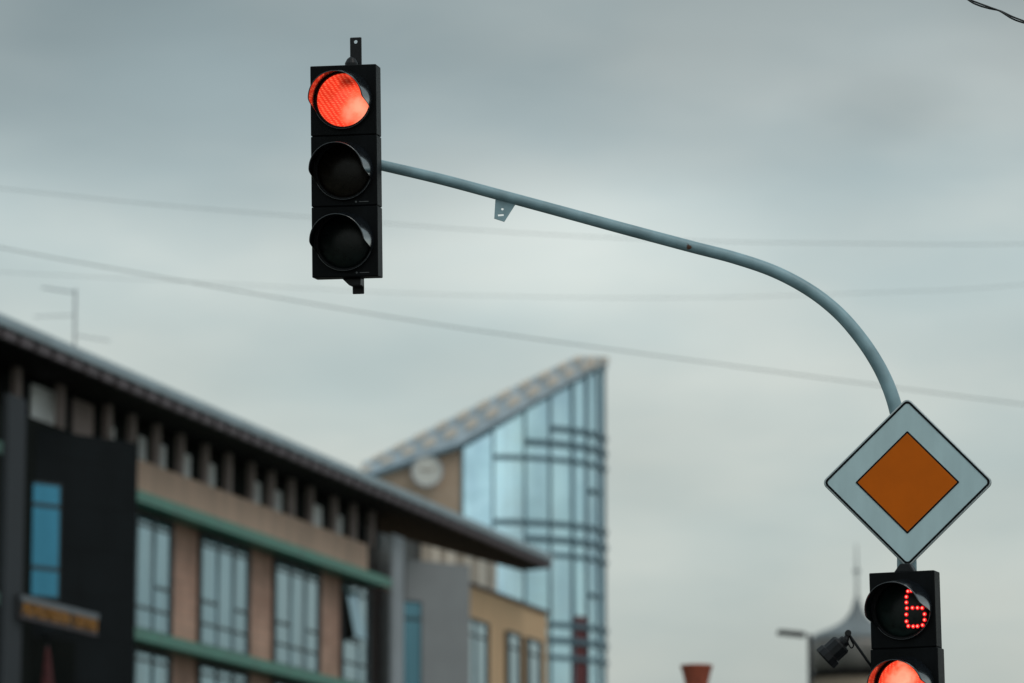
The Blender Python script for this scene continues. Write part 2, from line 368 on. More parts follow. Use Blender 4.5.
def section(root, zc, lens_mat, W=0.350, D=0.13, lens_label=None, label=None, mark=True, h=SEC, rot=2.0):
    a = MB().box(-W / 2, W / 2, 0, D, -h / 2 + 0.0015, h / 2 - 0.0015)
    b = a.build('signal_section', M['black'], root, bevel=0.005, seg=3, M0=Matrix.Translation((0, 0, zc)))
    if label: b['label'] = label
    MB().ring_y(circ(0.1535), circ(0.1415), -0.012, 0.004).build('lens_ring', M['gasket'], b, bevel=0.003)
    lens = MB()
    prof = [(0.141 * sin(t), -0.012 - 0.030 * (cos(t) ** 0.9 if cos(t) > 0 else 0)) for t in [PI / 2 * k / 10 for k in range(11)]]
    lens.lathe([(max(r, 0.0005), y) for r, y in prof][::-1], n=56)
    lens.v = [Vector((v.x, v.z + 0.018, v.y)) for v in lens.v]
    l = lens.build('lens', lens_mat, b, smooth=True)
    if lens_label: l['label'] = lens_label
    v, f = visor_mesh(0.1550, Lcut, rot=rot)
    link('visor', [(x, y - 0.010, z) for x, y, z in v], f, M['visor'], b, smooth=True)
    if mark:
        q = MB()
        q.prism_y([(0.062, -0.158), (0.068, -0.164), (0.062, -0.170), (0.056, -0.164)], -0.002, 0.001)
        q.box(0.078, 0.128, -0.0015, 0.001, -0.1655, -0.1625)
        q.build('maker_mark', M['mark'], b)
    return b
Y0 = 19.7
def head_matrix(p, sight_px, rel_deg, tilt_deg, roll_deg=0.0):
    d = ray(sight_px, 341); phi = atan2(d.x, d.y)
    return Matrix.Translation(p) @ Matrix.Rotation(-(radians(rel_deg) + phi), 4, 'Z') @ Matrix.Rotation(radians(tilt_deg), 4, 'X') @ Matrix.Rotation(radians(roll_deg), 4, 'Y')
# overhead head on the mast arm
pA = at(344.0, 170.7, Y0 - 0.14)
TLA = empty('traffic_light', head_matrix(pA, 344, 11.5, 5.0, 0.0), 'black three-lamp traffic light at the end of the overhead arm, top red lamp lit', 'traffic light', 'traffic lights on the mast')
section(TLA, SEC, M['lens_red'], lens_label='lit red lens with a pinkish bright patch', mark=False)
section(TLA, 0, M['lens_amber'], lens_label='unlit amber lens, nearly black')
section(TLA, -SEC, M['lens_green'], lens_label='unlit green lens, nearly black')
MB().box(-0.168, 0.168, 0.012, 0.125, -1.5 * SEC + 0.01, 1.5 * SEC - 0.01).build('housing_core', M['black'], TLA)
bar = MB().box(0.008, 0.070, 0.150, 0.160, -0.632, 0.722).build('mounting_bar', M['steel_dark'], TLA, bevel=0.012)
q = MB().lathe([(0.010, -0.1), (0.010, 0.1)], n=16); q.v = [Vector((v.x + 0.039, v.z + 0.15, v.y + 0.698)) for v in q.v]
q.xf(TLA.matrix_world); cut(bar, q)
g = MB().lathe([(0.034, 0), (0.034, 0.018), (0.022, 0.04), (0.010, 0.05)], n=20, c=(0.030, 0.075, 3 * SEC / 2))
g.build('top_clamp', M['steel_dark'], TLA, smooth=False, bevel=0.003)
MB().prism_y([(-0.03, -3 * SEC / 2), (0.070, -3 * SEC / 2), (0.070, -0.595), (0.010, -0.595)], 0.06, 0.149).build('bottom_clamp', M['steel_dark'], TLA, bevel=0.004)
MB().box(0.01, 0.11, 0.1305, 0.15, 0.0, 0.14).build('arm_bracket', M['steel_dark'], TLA, bevel=0.004)

# mast with its curved arm
YP = Y0 + 0.12
path_px = [(352, 158.5), (378, 164.5), (440, 179.0), (500, 195.0), (560, 211.2), (620, 227.6), (690, 246.3), (735, 258), (775, 271.8), (810, 290.5), (838, 312.5), (860, 337.5), (877, 363), (889, 388), (897, 414), (902.5, 445), (905.5, 480), (906.5, 520), (906.8, 563)]
pp = [at(x, y, YP) for x, y in path_px]
foot = pp[-1].copy(); foot.z = 0.0
sp_ = smoothpath(pp, 8)
nr = len(sp_)
rad = []
for i, p in enumerate(sp_):
    t = i / (nr - 1); rad.append(0.0275 + 0.0095 * min(1, t / 0.8) + (0.014 * max(0, (t - 0.82) / 0.18)))
POLE = empty('signal_mast', Matrix.Translation(foot), 'grey blue steel mast with a long curved arm reaching over the road', 'signal mast')
tb = MB(); tb.tube([p - foot for p in sp_] + [Vector((0, 0, z)) for z in (3.3, 2.5, 1.5, 0.6, 0.0)], rad + [0.051] * 5, n=28)
tb.build('pole', M['pole'], POLE, smooth=True)
add_rust(M['pole'], tuple(at(689, 246.5, YP - 0.04)), 0.017)
MB().lathe([(0.16, 0.0), (0.16, 0.022), (0.06, 0.022), (0.06, 0.09), (0.053, 0.09)], n=28).build('base_flange', M['steel_dark'], POLE, bevel=0.003)
tabpx = [(495.4, 199.0), (515.6, 204.2), (504.3, 221.8), (494.2, 218.6)]
tv = [at(x, y, YP) - foot for x, y in tabpx]
tabm = MB().prism_y([(v.x, v.z) for v in tv], -0.004, 0.004).build('bracket_plate', M['pole'], POLE)
h1 = at(502.4, 209.2, YP); h2 = at(500.8, 215.2, YP)
q = MB().lathe([(0.0068, -0.1), (0.0068, 0.1)], n=14); q.v = [Vector((v.x, v.z, v.y)) + h1 for v in q.v]
cut(tabm, q)
q = MB().box(-0.015, 0.015, -0.1, 0.1, -0.0055, 0.0055).xf(Matrix.Translation(h2) @ Matrix.Rotation(radians(-4), 4, 'Y')); cut(tabm, q)

# priority road sign
cS = at(907.4, 482.4, Y0 - 0.02)
SG = empty('road_sign', head_matrix(cS, 907, 3.0, 0, 0.9), 'diamond priority road sign, orange centre in a white border, fixed to the mast', 'road sign')
def diamond(h, r, n=8):
    """square standing on its corner, half diagonal h, corner radius r"""
    pts = []
    for q in range(4):
        a0 = q * PI / 2
        cx, cz = sin(a0) * (h - r * sqrt(2)), cos(a0) * (h - r * sqrt(2))
        for k in range(n + 1):
            a = a0 - PI / 4 + PI / 2 * k / n
            pts.append((cx + r * sin(a), cz + r * cos(a)))
    return pts
hd = 0.4445
MB().prism_y(diamond(hd, 0.032), -0.002, 0.016).build('sign_plate', M['alu'], SG, bevel=0.004)
MB().prism_y(diamond(hd - 0.010, 0.027), -0.004, -0.0025).build('white_face', M['sign_white'], SG)
MB().ring_y(diamond(hd - 0.0115, 0.026), diamond(hd - 0.0265, 0.018), -0.0062, -0.0045).build('black_border', M['sign_black'], SG)
MB().ring_y(diamond(0.268, 0.006), diamond(0.256, 0.004), -0.0062, -0.0045).build('centre_outline', M['sign_black'], SG)
MB().prism_y(diamond(0.2559, 0.004), -0.0060, -0.0045).build('orange_centre', M['sign_orange'], SG)
for zz in (0.2, -0.2):
    MB().box(-0.09, 0.09, 0.0165, 0.03, zz - 0.02, zz + 0.02).build('clamp', M['steel_dark'], SG, bevel=0.003)

# countdown head on the mast
SB = 0.392
YB = Y0 - 0.16
pB = at(902.6, 571.2 + 38.4, YB)
TLB = empty('traffic_light', head_matrix(pB, 905, 14.0, 0.4, -0.7), 'black traffic light on the mast below the diamond sign, with a countdown showing 6', 'traffic light', 'traffic lights on the mast')
cs = section(TLB, 0, M['counter'], W=0.342, D=0.12, label='countdown section with a red digit', lens_label='dark countdown screen', mark=False, h=SB, rot=13.0)
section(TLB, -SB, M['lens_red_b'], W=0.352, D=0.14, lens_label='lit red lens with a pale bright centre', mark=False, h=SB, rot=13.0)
section(TLB, -2 * SB, M['lens_amber'], W=0.352, D=0.14, mark=False, h=SB, rot=13.0)
section(TLB, -3 * SB, M['lens_green'], W=0.352, D=0.14, mark=False, h=SB, rot=13.0)
MB().box(-0.166, 0.166, 0.012, 0.135, -3.5 * SB + 0.01, 0.5 * SB - 0.01).build('housing_core', M['black'], TLB)
DOT = [(283, 170), (265, 173), (256.5, 204), (256.5, 235), (259, 267), (290, 265), (318, 265), (344, 266), (357, 300), (357, 332), (346, 361), (318, 367), (294, 368), (267, 366), (257, 340), (256, 302), (312, 167), (336, 173), (350, 200)]
px_of = lambda x, y: (860 + x / 5.55, 560 + y / 5.55)
Minv = TLB.matrix_world.inverted()
digit = MB(); halo = MB()
for x, y in DOT:
    P = px_of(x, y); d = Minv.to_3x3() @ ray(*P); o_ = Minv @ CAM
    k = (-0.030 - o_.y) / d.y; p = o_ + d * k
    nn = 10
    digit.lathe([(0.0012, -0.0048), (0.0038, -0.0026), (0.0048, 0.0), (0.0038, 0.0026), (0.0012, 0.0048)], n=nn, c=p)
    hh = MB().lathe([(0.0105, 0), (0.0105, 0.003)], n=16); hh.v = [Vector((v.x, v.z + 0.004, v.y)) + p for v in hh.v]; halo.add(hh.v, hh.f)
dg_ = digit.build('digit_six', M['led'], cs, smooth=True)
halo.build('diode_halo', M['led_halo'], cs)  # glowing discs painted in for the bloom round each diode
MB().prism_y([(-0.055, SB / 2), (0.055, SB / 2), (0.03, SB / 2 + 0.045), (-0.02, SB / 2 + 0.045)], 0.05, 0.13).build('top_clamp', M['steel_dark'], TLB, bevel=0.006)
MB().box(-0.03, 0.06, 0.1405, 0.20, -0.30, 0.05).build('mast_bracket', M['steel_dark'], TLB, bevel=0.006)

# detector camera hanging on its bent bracket
fC = at(824.6, 659.4, Y0 - 0.105); rC = at(846.0, 639.6, Y0 - 0.12)
ax = (fC - rC).normalized(); LC = (fC - rC).length
CM_ = empty('traffic_camera', Matrix.Translation(rC), 'small black barrel-shaped traffic camera on a thin bracket beside the countdown light', 'camera')
zq = Vector((0, 0, 1)).rotation_difference(ax).to_matrix().to_4x4()
MB().lathe([(0.024, 0), (0.030, 0.006), (0.030, 0.022), (0.050, 0.030), (0.056, 0.040), (0.056, LC - 0.045), (0.066, LC - 0.040), (0.068, LC - 0.006), (0.064, LC), (0.058, LC), (0.056, LC - 0.015), (0.002, LC - 0.015)], n=12).xf(zq).build('camera_body', M['steel_dark'], CM_, bevel=0.002)
sd = MB().box(-0.012, 0.012, -0.070, -0.054, 0.045, LC - 0.05).xf(zq @ Matrix.Rotation(radians(150), 4, 'Z')); sd.build('highlight_plate', M['highlight_grey'], CM_)  # grey plate stands in for a highlight on the body
kn = at(848.0, 633.2, Y0 - 0.115) - rC
MB().tube([kn + Vector((0, -0.02, 0)), kn + Vector((0, 0.02, 0))], 0.016, n=16).build('knuckle', M['steel_dark'], CM_, bevel=0.002)
MB().tube([kn, Vector((0, 0, 0.0)), ax * 0.01], [0.010, 0.016, 0.02], n=12).build('hinge', M['steel_dark'], CM_)
e1 = at(872.5, 668, Y0 - 0.08) - rC
MB().tube([kn, e1, e1 + Vector((0.05, 0.03, -0.005))], 0.0072, n=10).build('bracket', M['steel_dark'], CM_, smooth=True)
cb0 = at(851, 640, Y0 - 0.11) - rC
MB().tube(smoothpath([kn + Vector((0.004, -0.01, -0.01)), cb0, at(853.5, 645.5, Y0 - 0.11) - rC, at(851, 648, Y0 - 0.11) - rC, at(848, 643, Y0 - 0.11) - rC], 5), 0.0035, n=8).build('cable', M['gasket'], CM_, smooth=True)

# ------------------------------------------------------------------ office building on the left
OB = empty('office_building', FRAME, 'long brick office building with green sheet ledges and a dark overhanging roof', 'building')
SL, SR = -34.0, 20.1
LEDGE = (13.17, 9.74, 6.32, 2.9)
MB().box(SL, SR, 0, 13, 0, 13.62).build('wall', M['brick'], OB)
MB().box(SL, 17.3, 0.003, 1.0, 13.623, 14.5).build('parapet', M['band'], OB)
MB().box(17.3, SR, 0.003, 1.0, 13.623, 14.5).build('parapet', M['brownglass'], OB)['label'] = 'end of the parapet with its shading painted dark red brown'  # shading at this end is put into a darker colour
MB().box(17.32, 20.05, -0.06, -0.003, 0, 13.3).build('corner_glazing', M['brownglass'], OB)
def ledge(z, s0, s1):
    MB().prism_x([(-0.004, z + 0.46), (-0.72, z + 0.29), (-0.72, z), (-0.69, z), (-0.66, z + 0.06), (-0.004, z + 0.06)], s0, s1).build('ledge', M['green'], OB, bevel=0.012)
for z in LEDGE[:3]:
    ledge(z, SL, fs(5.0, -0.7, 455)); ledge(z, -7.2, fs(392, -0.72, 580))
def window(root, s0, s1, z0, z1, cols, bars, pane, t=-0.12, jamb=0.07, short=None, w=0.045, tin=0.02, openings=None):
    """proud framed window: frame > glass, mullion bars part of the frame"""
    fr = MB(); br = MB()
    fr.box(s0, s0 + jamb, t, -0.004, z0, z1); fr.box(s1 - jamb, s1, t, -0.004, z0, z1)
    fr.box(s0 + jamb, s1 - jamb, t, -0.004, z1 - jamb, z1); fr.box(s0 + jamb, s1 - jamb, t, -0.004, z0, z0 + jamb)
    n = len(cols)
    for c in cols:
        x = s0 + (s1 - s0) * c; br.box(x - w / 2, x + w / 2, t + 0.012, t + 0.058, z0 + jamb, z1 - jamb)
    for h_ in bars:
        z = z1 - (z1 - z0) * h_; fr.box(s0 + jamb, s1 - jamb, t + 0.004, -0.008, z - 0.028, z + 0.028)
    for (a, b, h_) in (short or []):
        z = z1 - (z1 - z0) * h_; fr.box(s0 + (s1 - s0) * a, s0 + (s1 - s0) * b, t + 0.002, -0.010, z - 0.032, z + 0.032)
    f = fr.build('window', M['frame'], root)
    MB().box(s0 + jamb, s1 - jamb, t + 0.06, -0.02, z0 + jamb, z1 - jamb).build('glass', pane, f)
    if br.v: br.build('mullion', M['bar'], f)
    return f
WC = [(-30.4, 4.2), (-24.0, 4.2), (-17.6, 4.2), (-2.86, 4.2), (3.54, 4.15), (10.02, 4.3)]
for r, zt in enumerate((13.15, 9.72, 6.30)):
    for c, w_ in WC:
        window(OB, c - w_ / 2, c + w_ / 2, zt - 3.0, zt, (0.36, 0.68), (0.10, 0.80), M['pane'], short=[(0.02, 0.34, 0.60), (0.70, 0.98, 0.60)])
    f = window(OB, 14.42, 17.25, zt - 3.0, zt, (0.62,), (0.10, 0.80), M['pane'], short=[(0.02, 0.62, 0.58)])
    if r == 0:
        f['label'] = 'window with its sash tilted open'
        sash = MB(); s0, s1, zz0, zz1 = 14.5, 15.75, zt - 1.70, zt - 0.25
        MB().prism_x([(-0.125, zz1), (-0.42, zz0), (-0.125, zz0 + 0.05)], s0, s1).build('sash_shade_wedge', M['dark'], f)  # solid dark wedge stands in for the shade behind the tilted sash
        MB().add([(s0 + 0.05, -0.135, zz1 - 0.01), (s1, -0.135, zz1 - 0.01), (s1, -0.428, zz0 + 0.02), (s0 + 0.05, -0.428, zz0 + 0.02),
                  (s0 + 0.05, -0.150, zz1 + 0.0), (s1, -0.150, zz1 + 0.0), (s1, -0.443, zz0 + 0.02), (s0 + 0.05, -0.443, zz0 + 0.02)],
                 [(0, 1, 2, 3), (7, 6, 5, 4), (0, 4, 5, 1), (1, 5, 6, 2), (2, 6, 7, 3), (3, 7, 4, 0)]).build('sash_glass', M['pane'], f)

# roof: long slab that ends in a narrow prow
ZS = 15.62; ZT = 16.09; TO = -1.2
s_end = fac(550, 554, TO)[0]
iA = onz(522, 571, ZS); iB = onz(407, 540, ZS)
slope_i = (iA[1] - iB[1]) / (iA[0] - iB[0])
s_in = SR + 1.0; t_in = iA[1] + slope_i * (s_in - iA[0])
poly = [(SL - 2, TO), (s_end, TO), (iA[0], iA[1]), (s_in, t_in), (s_in, 13.4), (SL - 2, 13.4)]
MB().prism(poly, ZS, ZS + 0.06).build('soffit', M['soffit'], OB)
MB().prism([(x, y if y > TO + 0.1 else TO + 0.08) for x, y in poly], ZS + 0.063, ZT - 0.02).build('roof', M['soffit'], OB)
MB().box(SL - 2, s_end - 0.1, TO - 0.13, TO + 0.075, ZT - 0.25, ZT).build('gutter', M['gutter'], OB, bevel=0.03)
x = s_end - 0.9
while x > -20:
    MB().box(x, x + 0.78, TO - 0.07, TO + 0.07, ZS - 0.02, ZT - 0.253).build('rafter_end', M['rafter'], OB); x -= 1.05

# loggia under the roof
PIL = [-80, -50, -22, 18, 62, 110, 134, 159, 183, 208, 231, 254, 274, 294, 313, 337, 356, 374]
for pc in PIL:
    x = fs(pc, 0.02, 460); MB().box(x - 0.15, x + 0.15, 0.02, 0.18, 14.503, ZS - 0.003).build('pilaster', M['pilaster'], OB)
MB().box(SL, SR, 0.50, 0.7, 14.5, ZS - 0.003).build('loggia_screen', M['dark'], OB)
for pc, pw, ph in ((44, 26, 0.75), (83, 20, 0.8), (111, 7, 0.45), (143, 6, 0.5), (162, 8, 0.5), (188, 6, 0.5), (212, 7, 0.5), (257, 8, 0.5), (279, 6, 0.48), (318, 9, 0.5), (340, 6, 0.46), (371, 6, 0.4)):
    s0, s1 = fs(pc - pw / 2, 0.33, 450), fs(pc + pw / 2, 0.33, 450)
    f = MB().box(s0 - 0.06, s1 + 0.06, 0.38, 0.497, 14.503, 14.78 + ph).build('window', M['frame'], OB)
    MB().box(s0, s1, 0.33, 0.377, 14.503, 14.74 + ph).build('glass', M['pilaster'] if pc == 83 else M['pane_loggia'], f)

# black wedge beside the entrance
WZ = 14.3
a1 = onz(25, 428, WZ); b1 = onz(138, 443, WZ)
def wedge(name, a, b, m, z1, lab):
    w_ = MB().prism([(a[0], a[1]), (b[0], b[1]), (b[0] + 0.9, -0.003), (a[0] + 0.05, -0.003)], 0, z1).build(name, m, OB)
    w_['label'] = lab; return w_
def on_face(a, b):                                     # frame lying on a wedge's front: x along, -y outward
    d = Vector((b[0] - a[0], b[1] - a[1], 0)); L = d.length; ang = atan2(d.y, d.x)
    return Matrix.Translation((a[0], a[1], 0)) @ Matrix.Rotation(ang, 4, 'Z'), L
a1 = (a1[0], min(a1[1], -0.01))
wb = wedge('entrance_block', a1, b1, M['darkpanel'], WZ, 'black panelled angled block by the entrance')
Wm, WL = on_face(a1, b1)
def face_px(a, b, px):                                 # distance along a wedge front under pixel column px
    d = ray(px, 560); A = FRAME @ Vector((a[0], a[1], 0)); B = FRAME @ Vector((b[0], b[1], 0)); e = B - A
    det = d.x * (-e.y) + e.x * d.y; dx, dy = A.x - CAM.x, A.y - CAM.y
    k = (dx * (-e.y) + e.x * dy) / det; P = CAM + d * k
    return (Vector((P.x, P.y, 0)) - Vector((A.x, A.y, 0))).dot(e.normalized()), k
def face_z(a, b, px, py):
    d = ray(px, py); A = FRAME @ Vector((a[0], a[1], 0)); B = FRAME @ Vector((b[0], b[1], 0)); e = B - A
    det = d.x * (-e.y) + e.x * d.y; dx, dy = A.x - CAM.x, A.y - CAM.y
    k = (dx * (-e.y) + e.x * dy) / det; return H + d.z * k
def wedge_window(a, b, px0, px1, py0, py1, bars, pane, label):
    Wm_, L = on_face(a, b); s0 = face_px(a, b, px0)[0] + 0.0; s1 = face_px(a, b, px1)[0]; pm = (px0 + px1) / 2
    z1 = face_z(a, b, pm, py0); z0 = face_z(a, b, pm, py1)
    fr = MB().box(s0 - 0.07, s1 + 0.07, -0.05, -0.004, z0 - 0.07, z1 + 0.07)
    f = fr.build('window', M['frame'], OB, M0=Wm_); f['label'] = label
    MB().box(s0, s1, -0.065, -0.052, z0, z1).build('glass', pane, f)
    for py in bars:
        z = face_z(a, b, pm, py); MB().box(s0, s1, -0.085, -0.067, z - 0.05, z + 0.05).build('mullion', M['frame'], f)
    return f
wedge_window(a1, b1, 26.5, 56.5, 485, 596, (505.5, 568.5), M['pane_blue'], 'tall bright blue window in the black block')
for k in range(2):
    z1 = 9.2 - 4.3 * k
s0 = face_px(a1, b1, 24)[0]; s1 = face_px(a1, b1, 76)[0]
MB().box(0.1, s1, -0.03, -0.004, 0.0, 9.35).build('entrance_shade_panel', M['dark'], OB, M0=Wm)  # flat dark panel, its colour stands in for a shaded recess
# tall columns at both ends of the block motif
TC = -1.3
c0, c1 = fs(7.5, TC, 450), fs(25.5, TC, 450); ztop = fac(16, 396, TC)[1]
MB().box(c0, c1, TC, TC + 0.117, 0, ztop).build('column', M['darkgrey'], OB)
MB().box(c0 - 0.3, a1[0] + 2.6, -0.07, -0.006, 0.0, 14.52).build('dark_cladding', M['dark'], OB)
WZ2 = 14.45
a2 = onz(406, 564, 14.3); b2 = onz(470, 570, 14.3)
a2 = (a2[0], min(a2[1], -0.01))
c0, c1 = fs(393.2, -0.5, 590), fs(404.0, -0.5, 590)
MB().box(c0, c1, -0.5, -0.40, 0, 14.95).build('column', M['lightgrey'], OB)['label'] = 'light grey end column'
wg = MB().prism([a2, b2, (b2[0] + 0.9, -0.003), (a2[0] + 0.05, -0.003)], 0, WZ2).build('angled_block', M['grey'], OB); wg['label'] = 'mid grey angled block'
wedge_window(a2, b2, 403.0, 419.5, 603, 690, (619,), M['pane_dim'], 'narrow blue window in the grey block')

# lettered board over the entrance
TS = -1.42
sA, zA = fac(20.5, 594, TS); sB, zB = fac(97, 611.5, TS); zlow = fac(97, 636, TS)[1]
SB_ = empty('shop_sign', FRAME @ Matrix.Translation((sA, TS, zlow)), 'long grey sign board with amber lettering over the dark entrance', 'sign')
SW = sB - sA; SH = zA - zlow
MB().box(0, SW, 0.0, 0.10, 0, SH).build('board', M['signboard'], SB_, bevel=0.015)
MB().box(-0.02, SW + 0.02, -0.05, 0.0, SH - 0.15, SH - 0.02).build('top_rail', M['rail'], SB_)
MB().box(-0.02, SW + 0.02, -0.03, 0.0, 0.0, 0.05).build('bottom_rail', M['rafter'], SB_)
for s_ in (0.15, SW - 0.4):
    MB().box(s_, s_ + 0.1, 0.10, 1.38, 0.1, 0.2).build('bracket', M['frame'], SB_)
def word(body, x0, x1, size):
    fc = bpy.data.curves.new('word', 'FONT'); fc.body = body; fc.size = size; fc.extrude = 0.02; fc.offset = 0.004
    fo = bpy.data.objects.new('word_source', fc); col.objects.link(fo)
    dg = bpy.context.evaluated_depsgraph_get(); dg.update()
    me = bpy.data.meshes.new_from_object(fo.evaluated_get(dg)); bpy.data.objects.remove(fo)
    me.transform(Matrix.Rotation(PI / 2, 4, 'X')); me.materials.clear(); me.materials.append(M['letters'])
    xs = [v.co.x for v in me.vertices]; k = (x1 - x0) / (max(xs) - min(xs))
    me.transform(Matrix.Diagonal((k, 1, 1, 1)))
    lo = bpy.data.objects.new('lettering', me); col.objects.link(lo); lo.parent = SB_; lo.location = (x0 - min(xs) * k, -0.024, 0.09)
for body, a, b in (('AD', 0.02, 0.155), ('ROTISERIA', 0.19, 0.635), ('CENTRU', 0.675, 0.985)): word(body, SW * a, SW * b, 0.44)

# furled flag under the board
ft = at(47.5, 647, 86.6)
FL = empty('furled_flag', Matrix.Translation(ft), 'dull red furled flag hanging in the dark entrance below the sign board', 'flag')
v = []; f = []; nn = 28; hs = 9
for i in range(hs + 1):
    t = i / hs; r = 0.025 + 0.15 * t ** 0.8
    for k in range(nn):
        a = 2 * PI * k / nn; rr = r * (1 + 0.22 * sin(5 * a + 1.2 * t) + 0.1 * sin(9 * a))
        v.append((rr * cos(a), rr * sin(a) * 0.8, -1.5 * t))
for i in range(hs):
    for k in range(nn):
        a = i * nn + k; b = i * nn + (k + 1) % nn; f.append((a, b, b + nn, a + nn))
f += [tuple(range(nn)), tuple(hs * nn + k for k in range(nn))]
link('cloth', v, f, M['flag'], FL, smooth=True)
MB().tube([Vector((0, 0, 0.06)), Vector((0, 0, -1.9))], 0.022, n=10).build('staff', M['frame'], FL)
MB().tube([Vector((0, 0, -1.9)), Vector((-1.2, 1.4, -2.6))], 0.03, n=10).build('holder', M['frame'], FL)

# ------------------------------------------------------------------ ochre wing beyond the grey block
TS0, TS1 = fs(471, 0, 600), fs(547, 0, 612)
MB_T = FRAME @ Matrix.Translation((TS0, 0, 0))
TB = empty('ochre_building', MB_T, 'ochre plastered wing with narrow windows next to the grey angled block', 'building')
LT = TS1 - TS0
MB().box(-4.0, LT, 0, 12, 0, 14.42).build('wall', M['tan'], TB)
MB().box(-4.0, LT + 0.1, -0.1, 0.35, 14.423, 14.53).build('coping', M['rafter'], TB)
for zt in (13.32, 9.8, 6.3):
    for px0, px1 in ((462.5, 488), (507.5, 520.5), (527.5, 541)):
        s0, s1 = fs(px0, -0.1, 640) - TS0, fs(px1, -0.1, 640) - TS0
        window(TB, s0, s1, zt - 2.8, zt, (0.5,) if px0 < 500 else (), (0.2,), M['pane'], t=-0.16, jamb=0.09, w=0.06)
# set-back pale top storey
T3 = 3.2
Z3 = fac(470, 528, T3)[1]
s_a, s_b = fs(395, T3, 560) - TS0, fs(513, T3, 575) - TS0
MB().box(s_a, s_b, T3 + 0.45, 11, 14.43, Z3).build('top_storey', M['frame'], TB)
for px0, px1 in ((433, 439), (447, 455.5), (466, 471.5), (479, 486), (493, 497)):
    s0, s1 = fs(px0, T3, 565) - TS0, fs(px1, T3, 565) - TS0
    MB().box(s0, s1, T3, T3 + 0.44, 14.43, Z3).build('pilaster', M['pale_pilaster'], TB)
s0, s1 = fs(508.5, T3, 580) - TS0, fs(513, T3, 580) - TS0
MB().box(s0, s1, T3, T3 + 0.44, 14.43, Z3).build('corner_post', M['mullion'], TB)
MB().box(s_a, s_b + 0.4, T3 - 0.25, 11.2, Z3 + 0.003, Z3 + 0.15).build('roof', M['gutter'], TB)

# ------------------------------------------------------------------ glass tower
YT = 150.0; CX = -0.88; RT = 4.6; XL = -1.91; XW = -5.75; YF = YT - RT
TW = empty('glass_tower', Matrix.Translation((0, YT, 0)), 'tall curved blue glass tower with a steeply slanting roof', 'building')
def zlo(x, y):
    z = 23.126 + 0.571 * x + 0.109 * y
    return z + (0.224 * (XL - x) if x < XL else 0)
def zhi(x, y): return min(24.2 + 0.509 * x + 0.109 * y, 1.6 + 0.1603 * (YT + y))
def plan(off=0.0, n=30, x0=XL):
    """front line: flat part then the curve, seen counter-clockwise; (x, y) relative to the tower"""
    P = [(x0, -RT - off), (CX, -RT - off)]
    for k in range(1, n + 1):
        a = -PI / 2 + (PI * 0.72) * k / n
        o_ = off * max(0.08, min(1.0, -sin(a) * 1.6))
        P.append((CX + (RT + o_) * cos(a), (RT + o_) * sin(a)))
    return P
def pt_at_px(px, off=0.0):
    """plan point of the tower front seen under pixel column px"""
    if px <= 493:
        xx = (at(px, 500, YF)).x
        if xx <= CX: return (xx, -RT - off), -PI / 2
    best = None
    for k in range(2000):
        a = -PI / 2 + 0.5 * PI * k / 2000
        x, y = CX + RT * cos(a), RT * sin(a)
        pp_ = 512 + F * x / ((y + YT) * cos(TH) + 17 * sin(TH))
        e = abs(pp_ - px)
        if best is None or e < best[0]: best = (e, a)
    a = best[1]
    return (CX + (RT + off) * cos(a), (RT + off) * sin(a)), a
cols_px = [462.5, 493, 524.5, 550, 572.5, 587, 597.5, 604]
gl = MB(); pr = plan(0.0, 42)
# one pane per bay, gently faceted so that each catches the sky differently
bays = [pt_at_px(p)[0] for p in cols_px] + [(CX + RT * cos(0.25 + 0.3 * k), RT * sin(0.25 + 0.3 * k)) for k in range(6)]
for i in range(len(bays) - 1):
    (x0, y0), (x1, y1) = bays[i], bays[i + 1]
    sub = 3 if i < 7 else 2
    pts = []
    a0 = atan2(y0, x0 - CX); a1_ = atan2(y1, x1 - CX)
    for k in range(sub + 1):
        t = k / sub
        if i == 0: pts.append((x0 + (x1 - x0) * t, y0 + (y1 - y0) * t))
        else:
            a = a0 + (a1_ - a0) * t; b = 0.5
            arc = (CX + RT * cos(a), RT * sin(a)); ch = (x0 + (x1 - x0) * t, y0 + (y1 - y0) * t)
            pts.append((arc[0] * b + ch[0] * (1 - b), arc[1] * b + ch[1] * (1 - b)))
    for k in range(sub):
        (xa, ya), (xb, yb) = pts[k], pts[k + 1]
        gl.add([(xa, ya, 0), (xb, yb, 0), (xb, yb, zlo(xb, yb) + 0.2), (xa, ya, zlo(xa, ya) + 0.2)], [(0, 1, 2, 3)])
gl.build('glass_facade', M['tower_glass'], TW)
for i, p in enumerate(cols_px):
    (x, y), a = pt_at_px(p, 0.03)
    w_ = 0.045 if i < 3 else 0.03
    m_ = MB().box(-w_, w_, -0.06, 0.06, 0, 0)
    ca, sa = cos(a), sin(a)
    q = MB().add([(x - sa * w_ * s1_ + ca * 0.05 * s2_, y + ca * w_ * s1_ + sa * 0.05 * s2_, z) for z in (0, zlo(x, y)) for s1_, s2_ in ((-1, -1), (1, -1), (1, 1), (-1, 1))],
                 [(0, 1, 2, 3), (4, 5, 6, 7), (0, 1, 5, 4), (1, 2, 6, 5), (2, 3, 7, 6), (3, 0, 4, 7)])
    q.build('mullion', M['mullion'], TW)
